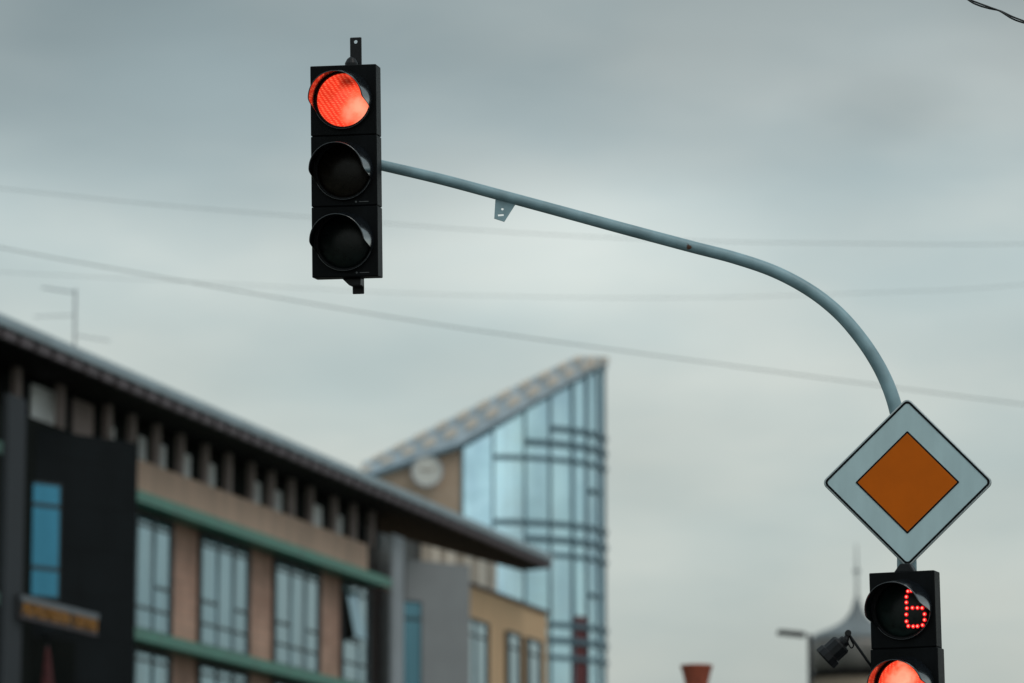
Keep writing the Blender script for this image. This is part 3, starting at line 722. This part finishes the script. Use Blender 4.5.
def band(z, px0, px1, hgt):
    A = []; 
    (xa, ya), aa = pt_at_px(px0); (xb, yb), ab = pt_at_px(px1)
    n = 24
    if aa <= -PI / 2 + 1e-4: A.append((xa, -RT, -PI / 2)); aa = -PI / 2
    for k in range(n + 1):
        a = aa + (ab - aa) * k / n; A.append((CX + RT * cos(a), RT * sin(a), a))
    v = []; f = []
    for x, y, a in A:
        for off, zz in ((0.01, z - hgt / 2), (0.10, z - hgt / 2), (0.10, z + hgt / 2), (0.01, z + hgt / 2)):
            v.append((x + cos(a) * off, y + sin(a) * off, zz))
    for i in range(len(A) - 1):
        for k in range(4): f.append((4 * i + k, 4 * i + (k + 1) % 4, 4 * i + 4 + (k + 1) % 4, 4 * i + 4 + k))
    f += [(0, 1, 2, 3), tuple(4 * (len(A) - 1) + k for k in range(4))]
    MB().add(v, f).build('transom', M['mullion'], TW)
for g_, (za, zb, zc_) in enumerate(((22.24, 21.65, 21.04), (18.55, 17.94, 17.36), (14.70, 14.10, 13.45), (10.9, 10.3, 9.65))):
    band(za, 552.5 if g_ == 0 else 493, 605.6, 0.20); band(zb, 525, 605.6, 0.22); band(zc_, 493, 605.6, 0.17)
for z in (20.0 + 0.0, 15.95, 12.1): band(z, 588, 599, 0.16)
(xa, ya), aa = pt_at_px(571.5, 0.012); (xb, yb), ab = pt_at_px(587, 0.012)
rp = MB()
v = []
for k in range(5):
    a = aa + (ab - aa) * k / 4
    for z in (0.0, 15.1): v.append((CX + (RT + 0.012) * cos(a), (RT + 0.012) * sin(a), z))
rp.add(v, [(2 * k, 2 * k + 2, 2 * k + 3, 2 * k + 1) for k in range(4)]).build('red_reflection', M['redreflect'], TW)  # red reflection in the glass, painted as a coloured strip
# stone wall left of the glass, and the body behind
MB().prism([(XW, -RT + 0.02), (XL - 0.003, -RT + 0.02), (XL - 0.003, 3.5), (XW, 3.5)], 0, 19.7).build('wall', M['towerwall'], TW)
w2 = MB(); x0 = at(435, 460, YF).x
w2.add([(XW, -RT + 0.02, 19.703), (XL - 0.003, -RT + 0.02, 19.703), (XL - 0.003, -RT + 0.02, zlo(XL, -RT) + 0.1), (XW, -RT + 0.02, zlo(XW, -RT) + 0.3)], [(0, 1, 2, 3)])
w2.build('upper_wall', M['towerwall'], TW)
# slanting roof: fascia that follows the front, with two rows of pale tiles, and the sloping deck
OV = 0.28
front = [(XW, -RT - OV)] + plan(OV, 40)
v = []; f = []
for x, y in front:
    v += [(x, y, zlo(x, y)), (x, y, zhi(x, y))]
n = len(front)
f = [(2 * i, 2 * i + 2, 2 * i + 3, 2 * i + 1) for i in range(n - 1)]
f.append(tuple(2 * i + 1 for i in range(n))); f.append(tuple(2 * i for i in range(n))[::-1]); f.append((0, 1, 2 * n - 1, 2 * n - 2))
rt = link('roof', v, f, M['tower_edge'], TW)
ed = MB()
dense = []
for i in range(n - 1):
    (xa, ya), (xb, yb) = front[i], front[i + 1]
    kk = max(1, int(hypot(xb - xa, yb - ya) / 0.05))
    dense += [(xa + (xb - xa) * j / kk, ya + (yb - ya) * j / kk) for j in range(kk)]
def tile_row(h0, h1, pitch, duty, phase):
    """pale roof tiles set along the fascia"""
    acc = phase; run = []
    for i in range(1, len(dense)):
        (xa, ya), (xb, yb) = dense[i - 1], dense[i]
        if ya > 1.0: break
        acc += hypot(xb - xa, yb - ya)
        on = (acc % pitch) < pitch * duty
        if on: run.append((xa, ya))
        if (not on or i == len(dense) - 1) and len(run) > 2:
            vv = []
            for x, y in run:
                nx, ny = (0, -1) if x <= CX else ((x - CX) / hypot(x - CX, y), y / hypot(x - CX, y))
                lo_, hi_ = zlo(x, y), zhi(x, y)
                z0, z1 = lo_ + (hi_ - lo_) * h0, lo_ + (hi_ - lo_) * h1
                vv += [(x + nx * 0.01, y + ny * 0.01, z0), (x + nx * 0.09, y + ny * 0.09, z0), (x + nx * 0.09, y + ny * 0.09, z1), (x + nx * 0.01, y + ny * 0.01, z1)]
            m_ = len(run); ff = [(0, 1, 2, 3), tuple(4 * (m_ - 1) + k for k in range(4))]
            for i2 in range(m_ - 1):
                for k in range(4): ff.append((4 * i2 + k, 4 * i2 + (k + 1) % 4, 4 * i2 + 4 + (k + 1) % 4, 4 * i2 + 4 + k))
            MB().add(vv, ff).build('roof_tile', M['peach'], TW); run = []
        elif not on: run = []
tile_row(0.36, 0.62, 0.80, 0.62, 0.0)
tile_row(0.80, 1.02, 0.80, 0.66, 0.35)
dk = MB()
v = []
for x, y in front: v += [(x + 0.0, y - 0.02, zlo(x, y) - 0.12), (x, y - 0.02, zlo(x, y) + 0.06)]
dk.add(v, [(2 * i, 2 * i + 2, 2 * i + 3, 2 * i + 1) for i in range(n - 1)]); dk.build('eave', M['mullion'], TW)
(xa, ya), aa = pt_at_px(582, 0.20)
MB().box(xa - 0.25, xa + 0.25, ya - 0.05, ya + 0.8, 24.75, 25.17).build('ridge_cap', M['peach'], TW, bevel=0.04)

# clock on the tower's stone wall
cc = at(427, 471, YF - 0.50)
CK = empty('clock', Matrix.Translation(cc) @ Matrix.Rotation(radians(6), 4, 'Z'), 'round cream clock on the brown wall of the glass tower', 'clock')
q = MB().lathe([(0.60, 0.10), (0.60, 0.0), (0.54, -0.04), (0.50, -0.02), (0.002, -0.02)], n=36); q.v = [Vector((v.x, v.z, v.y)) for v in q.v]
q.build('clock_face', M['clockface'], CK)
MB().box(-0.12, 0.12, 0.101, 0.50, -0.12, 0.12).build('mount', M['frame'], CK)
q = MB().ring_y(circ(0.605, 36), circ(0.545, 36), -0.06, 0.02); q.build('rim', M['lightgrey'], CK)
hm = MB()
for k in range(12):
    a = k * PI / 6
    b_ = MB().box(-0.015, 0.015, -0.034, -0.022, 0.40, 0.47).xf(Matrix.Rotation(a, 4, 'Y')); hm.add(b_.v, b_.f)
hm.build('hour_marks', M['clockmark'], CK)
MB().box(-0.03, 0.03, -0.046, -0.036, -0.05, 0.26).xf(Matrix.Rotation(radians(-75), 4, 'Y')).build('hand', M['clockmark'], CK)
MB().box(-0.02, 0.02, -0.058, -0.048, -0.06, 0.38).xf(Matrix.Rotation(radians(70), 4, 'Y')).build('hand', M['clockmark'], CK)

# ------------------------------------------------------------------ rooftop aerial
an = at(74.5, 345, 95.0); an.z = ZT
AN = empty('roof_antenna', Matrix.Translation(an), 'thin television antenna standing on the office roof', 'antenna')
ztop = at(74.5, 289, 95).z - ZT
MB().tube([Vector((0, 0, 0)), Vector((0, 0, ztop))], 0.026, n=10).build('mast', M['lightgrey'], AN)
def el(p0, p1, r=0.03):
    a = at(p0[0], p0[1], 95) - an; b = at(p1[0], p1[1], 95) - an
    MB().tube([a, b], r, n=8).build('boom', M['lightgrey'], AN)
el((42, 287.5), (75, 292.5), 0.018); el((34, 316.5), (74, 315.5), 0.012); el((76, 335.5), (110, 341), 0.013)

# ------------------------------------------------------------------ far turret with a bell-shaped roof
tc_ = at(857.7, 640, 180); tc_.z = 0
TU = empty('turret', Matrix.Translation(tc_), 'far round turret with a dark bell-shaped roof and a thin spire', 'tower')
zz = lambda py: at(857, py, 180).z
k_ = 180 / F
MB().lathe([(48.3 * k_, zz(642)), (47 * k_, zz(638.5)), (44.5 * k_, zz(635.6)), (40 * k_, zz(633.2)), (33 * k_, zz(630.4)), (25.5 * k_, zz(627.5)), (19 * k_, zz(624)), (14 * k_, zz(620.5)), (10 * k_, zz(616)), (6.6 * k_, zz(611)), (4.2 * k_, zz(604)), (2.6 * k_, zz(598)), (0.5 * k_, zz(595))], n=40).build('roof', M['slate'], TU, smooth=True)
MB().tube([Vector((0, 0, zz(598))), Vector((0, 0, zz(570))), Vector((0, 0, zz(544)))], [0.07, 0.045, 0.025], n=8).build('spire', M['slate'], TU)
MB().lathe([(0.05, zz(574)), (0.15, zz(572)), (0.15, zz(570)), (0.05, zz(568))], n=12).build('spire_ball', M['slate'], TU)
MB().lathe([(44 * k_, zz(673)), (46.8 * k_, zz(668)), (48.6 * k_, zz(660)), (49.0 * k_, zz(650)), (48.35 * k_, zz(642) - 0.004)], n=48).build('dome', M['bronze'], TU, smooth=True)
MB().lathe([(47.5 * k_, zz(679)), (47.5 * k_, zz(673) - 0.005)], n=48).build('cornice', M['soffit'], TU)
MB().lathe([(46 * k_, 0), (46 * k_, zz(679) - 0.005)], n=48).build('wall', M['turrettan'], TU)

# ------------------------------------------------------------------ street lamp
lp = at(809.8, 640, 100); lz = at(809.8, 634.5, 100).z; lp.z = 0
LM = empty('street_lamp', Matrix.Translation(lp), 'dark street lamp with a flat head reaching left, in front of the turret', 'street lamp')
MB().tube([Vector((0, 0, 0)), Vector((0, 0, 0.8)), Vector((0, 0, lz))], [0.10, 0.085, 0.055], n=14).build('pole', M['steel_dark'], LM, smooth=True)
hl = at(777, 632.5, 100) - lp; hr = at(804, 634.5, 100) - lp
MB().tube([Vector((0, 0, lz - 0.05)), Vector((hr.x, 0, hr.z))], 0.022, n=8).build('arm', M['lightgrey'], LM)
MB().prism_y([(hl.x, hl.z - 0.06), (hr.x, hr.z - 0.08), (hr.x + 0.06, hr.z), (hr.x, hr.z + 0.06), (hl.x + 0.06, hl.z + 0.07), (hl.x, hl.z + 0.02)], -0.13, 0.13).build('lamp_head', M['steel_dark'], LM, bevel=0.015)

# ------------------------------------------------------------------ chimney at the bottom edge
cp = at(696.5, 665, 60); zc1 = cp.z; cp.z = 0; kc = 60 / F
CH = empty('chimney', Matrix.Translation(cp), 'flared terracotta chimney pot poking up at the bottom edge of the photo', 'chimney')
MB().lathe([(9.5 * kc, zc1 - 0.62), (11.0 * kc, zc1 - 0.36), (12.6 * kc, zc1 - 0.22), (15.0 * kc, zc1 - 0.07), (15.7 * kc, zc1 - 0.06), (16.2 * kc, zc1 - 0.01), (15.8 * kc, zc1), (13.4 * kc, zc1), (12.4 * kc, zc1 - 0.1), (8 * kc, zc1 - 0.6)], n=36).build('chimney_pot', M['terracotta'], CH, bevel=0.004)
MB().box(-0.42, 0.42, -0.32, 0.32, zc1 - 0.74, zc1 - 0.60).build('chimney_cap', M['kerb'], CH, bevel=0.02)
MB().box(-0.36, 0.36, -0.27, 0.27, 0, zc1 - 0.74).build('chimney_stack', M['chimneybrick'], CH)

# ------------------------------------------------------------------ overhead wires
def wire(name, pts, r, lab, cat='cable'):
    P = smoothpath([at(*p) for p in pts], 6); b = P[0].copy()
    tag(MB().tube([p - b for p in P], r, n=8).build(name, M['wire'], smooth=True, M0=Matrix.Translation(b)), lab, cat, 'overhead wires')
wire('overhead_wire', [(-900, 60, 62), (-300, 187, 62), (0, 247.5, 62), (130, 271.5, 62), (256, 294, 62), (400, 318.5, 63), (512, 335.5, 64), (700, 361.5, 66), (860, 383, 68), (1024, 404.5, 70), (1300, 440, 74), (1900, 510, 80)], 0.0068, 'dark overhead wire dropping from left to right above the brick building')
wire('overhead_wire', [(-900, 85, 62), (-300, 159, 61), (0, 188.5, 60), (150, 204, 60), (300, 216.5, 60), (512, 232.5, 60), (700, 241, 60), (860, 243.5, 60), (1024, 244, 60), (1500, 238, 60), (1900, 222, 60)], 0.0038, 'uppermost faint blurred overhead wire behind the traffic light and arm')
wire('overhead_wire', [(-900, 215, 72), (-300, 254, 71), (0, 272, 70), (200, 282.5, 70), (390, 292.5, 70), (520, 296.5, 70), (640, 298, 70), (760, 296.5, 70), (900, 291.5, 70), (1024, 284.5, 70), (1500, 240, 70), (1900, 190, 70)], 0.0035, 'faint overhead wire sagging between the arm and the glass tower roof')
# twisted service cable crossing the upper right corner
cbp = [(900, -48, 19.4), (940, -20, 19.4), (968, -1, 19.4), (978, 4, 19.4), (990, 8, 19.4), (1000, 11, 19.4), (1012, 17.5, 19.4), (1024, 22, 19.4), (1040, 27, 19.4), (1080, 44, 19.4), (1200, 92, 19.4)]
P = smoothpath([at(*p) for p in cbp], 8); b = P[0].copy()
SC = empty('service_cable', Matrix.Translation(b), 'sharp black twisted cable crossing the upper right corner of the sky', 'cable')
tot = 0; acc = [0]
for i in range(1, len(P)): tot += (P[i] - P[i - 1]).length; acc.append(tot)
for ph in (0, PI):
    pts = []
    for p, s_ in zip(P, acc):
        a = ph + s_ * 2 * PI / 0.42 + 0.9; pts.append(p - b + Vector((0.0, cos(a) * 0.008, sin(a) * 0.0055)))
    MB().tube(smoothpath(pts, 2), 0.0046, n=8).build('strand', M['wire'], SC, smooth=True)

# ------------------------------------------------------------------ sky, light, camera
SUN_EL, SUN_AZ = radians(52), radians(140)        # azimuth from +y towards +x
w = bpy.data.worlds.new('World'); scene.world = w; w.use_nodes = True
nt = w.node_tree; L = nt.links; bg = nt.nodes['Background']
sky = nt.nodes.new('ShaderNodeTexSky'); sky.sky_type = 'NISHITA'; sky.sun_disc = False
sky.sun_elevation = SUN_EL; sky.sun_rotation = SUN_AZ; sky.air_density = 1.5; sky.dust_density = 4; sky.ozone_density = 2
tc = nt.nodes.new('ShaderNodeTexCoord')
def noise(scale_xyz, sc, detail, loc=(0, 0, 0), rough=0.5):
    mp = nt.nodes.new('ShaderNodeMapping'); mp.inputs['Scale'].default_value = scale_xyz; mp.inputs['Location'].default_value = loc
    L.new(tc.outputs['Generated'], mp.inputs['Vector'])
    n = nt.nodes.new('ShaderNodeTexNoise'); n.inputs['Scale'].default_value = sc; n.inputs['Detail'].default_value = detail; n.inputs['Roughness'].default_value = rough
    L.new(mp.outputs[0], n.inputs['Vector']); return n
sx = nt.nodes.new('ShaderNodeSeparateXYZ'); L.new(tc.outputs['Generated'], sx.inputs[0])
# brightness of the cloud deck by height above the horizon
el_ = nt.nodes.new('ShaderNodeValToRGB'); el_.color_ramp.interpolation = 'B_SPLINE'
e = el_.color_ramp.elements
stops = [(0.0, (184, 189, 184)), (0.09, (192, 200, 196)), (0.13, (196, 207, 205)), (0.17, (202, 213, 212)), (0.195, (188, 201, 202)), (0.23, (168, 181, 184)), (0.265, (140, 154, 157)), (0.42, (158, 173, 178)), (1.0, (184, 197, 201))]
e[0].position = stops[0][0]; e[0].color = lin(*stops[0][1]); e[1].position = 1.0; e[1].color = lin(*stops[-1][1])
for p, c in stops[1:-1]: k = e.new(p); k.color = lin(*c)
n0 = noise((3, 3, 9), 1.0, 2, (3.1, 0.4, 1.7))
dz = nt.nodes.new('ShaderNodeMath'); dz.operation = 'MULTIPLY_ADD'; dz.inputs[1].default_value = 0.10
sub_ = nt.nodes.new('ShaderNodeMath'); sub_.operation = 'SUBTRACT'; sub_.inputs[1].default_value = 0.5
L.new(n0.outputs['Fac'], sub_.inputs[0]); L.new(sub_.outputs[0], dz.inputs[0]); L.new(sx.outputs['Z'], dz.inputs[2])
L.new(dz.outputs[0], el_.inputs['Fac'])
n1 = noise((6, 6, 17), 1.0, 5, (1.3, 2.2, 0.6), 0.5)
r1 = nt.nodes.new('ShaderNodeValToRGB'); r1.color_ramp.interpolation = 'EASE'
r1.color_ramp.elements[0].position = 0.33; r1.color_ramp.elements[0].color = (0.83, 0.875, 0.885, 1)
r1.color_ramp.elements[1].position = 0.68; r1.color_ramp.elements[1].color = (1.12, 1.07, 1.03, 1)
L.new(n1.outputs['Fac'], r1.inputs['Fac'])
mx = nt.nodes.new('ShaderNodeMix'); mx.data_type = 'RGBA'; mx.blend_type = 'MULTIPLY'; mx.inputs['Factor'].default_value = 1.0
L.new(el_.outputs['Color'], mx.inputs['A']); L.new(r1.outputs['Color'], mx.inputs['B'])
def patch(px, py, size, gain, src, stretch=(1, 1, 1)):
    d = ray(px, py).normalized()
    mp = nt.nodes.new('ShaderNodeMapping'); mp.inputs['Scale'].default_value = stretch
    L.new(tc.outputs['Generated'], mp.inputs['Vector'])
    ds = nt.nodes.new('ShaderNodeVectorMath'); ds.operation = 'DISTANCE'; ds.inputs[1].default_value = tuple(d[k] * stretch[k] for k in range(3))
    L.new(mp.outputs[0], ds.inputs[0])
    ad = nt.nodes.new('ShaderNodeMath'); ad.operation = 'MULTIPLY_ADD'; ad.inputs[1].default_value = size * 0.8
    L.new(n1.outputs['Fac'], ad.inputs[0]); L.new(ds.outputs['Value'], ad.inputs[2])
    mr = nt.nodes.new('ShaderNodeMapRange'); mr.interpolation_type = 'SMOOTHERSTEP'
    mr.inputs['From Min'].default_value = size * 0.4; mr.inputs['From Max'].default_value = size * 1.4
    mr.inputs['To Min'].default_value = gain; mr.inputs['To Max'].default_value = 1.0
    L.new(ad.outputs[0], mr.inputs['Value'])
    m_ = nt.nodes.new('ShaderNodeVectorMath'); m_.operation = 'SCALE'
    L.new(src, m_.inputs[0]); L.new(mr.outputs[0], m_.inputs['Scale']); return m_.outputs[0]
n2 = noise((13, 13, 40), 1.0, 4, (4.4, 0.7, 2.9), 0.45)
m2 = nt.nodes.new('ShaderNodeMapRange'); m2.inputs['From Min'].default_value = 0.3; m2.inputs['From Max'].default_value = 0.7
m2.inputs['To Min'].default_value = 0.955; m2.inputs['To Max'].default_value = 1.055; L.new(n2.outputs['Fac'], m2.inputs['Value'])
v2 = nt.nodes.new('ShaderNodeVectorMath'); v2.operation = 'SCALE'; L.new(mx.outputs['Result'], v2.inputs[0]); L.new(m2.outputs[0], v2.inputs['Scale'])
csrc = patch(610, 235, 0.075, 1.19, v2.outputs[0], (1, 1, 2.0))
csrc = patch(890, 105, 0.04, 0.86, csrc, (1, 1, 2.4))
csrc = patch(0, 0, 0.06, 0.88, csrc)
csrc = patch(1060, -10, 0.05, 0.86, csrc)
def glow(d, size, gain, src):                      # unseen bright sky area added behind the viewer to brighten the tower panes
    d = Vector(d).normalized()
    ds = nt.nodes.new('ShaderNodeVectorMath'); ds.operation = 'DISTANCE'; ds.inputs[1].default_value = tuple(d)
    L.new(tc.outputs['Generated'], ds.inputs[0])
    mr = nt.nodes.new('ShaderNodeMapRange'); mr.interpolation_type = 'SMOOTHSTEP'
    mr.inputs['From Min'].default_value = size * 0.3; mr.inputs['From Max'].default_value = size; mr.inputs['To Min'].default_value = gain; mr.inputs['To Max'].default_value = 1
    L.new(ds.outputs['Value'], mr.inputs['Value'])
    m_ = nt.nodes.new('ShaderNodeVectorMath'); m_.operation = 'SCALE'
    L.new(src, m_.inputs[0]); L.new(mr.outputs[0], m_.inputs['Scale']); return m_.outputs[0]
csrc = glow((0.06, -1, 0.14), 0.42, 1.5, csrc)
sc_ = nt.nodes.new('ShaderNodeVectorMath'); sc_.operation = 'SCALE'; sc_.inputs['Scale'].default_value = 10.3
L.new(csrc, sc_.inputs[0])
mix = nt.nodes.new('ShaderNodeMix'); mix.data_type = 'RGBA'; mix.inputs['Factor'].default_value = 0.93
L.new(sky.outputs['Color'], mix.inputs['A']); L.new(sc_.outputs[0], mix.inputs['B'])
L.new(mix.outputs['Result'], bg.inputs['Color']); bg.inputs['Strength'].default_value = 0.1

sl = bpy.data.lights.new('sun', 'SUN'); sl.energy = 0.6; sl.angle = radians(25); sl.color = (1.0, 0.96, 0.9)
so = bpy.data.objects.new('sun', sl); col.objects.link(so)
dirv = Vector((sin(SUN_AZ) * cos(SUN_EL), cos(SUN_AZ) * cos(SUN_EL), sin(SUN_EL)))
so.rotation_euler = dirv.to_track_quat('Z', 'Y').to_euler(); so.location = (30, -20, 60)

cam = bpy.data.cameras.new('camera'); cam.sensor_width = 36.0; cam.lens = 135.0; cam.clip_start = 0.1; cam.clip_end = 6000
cam.dof.use_dof = True; cam.dof.focus_distance = 19.95; cam.dof.aperture_fstop = 2.3
co = bpy.data.objects.new('camera', cam); col.objects.link(co); co.location = CAM; co.rotation_euler = (PI / 2 + TH, 0, 0)
scene.camera = co
scene.view_settings.view_transform = 'Standard'; scene.view_settings.look = 'None'
scene.view_settings.exposure = 0.0; scene.view_settings.gamma = 1.0
scene.render.engine = 'CYCLES'
scene.cycles.use_denoising = True
scene.cycles.max_bounces = 8
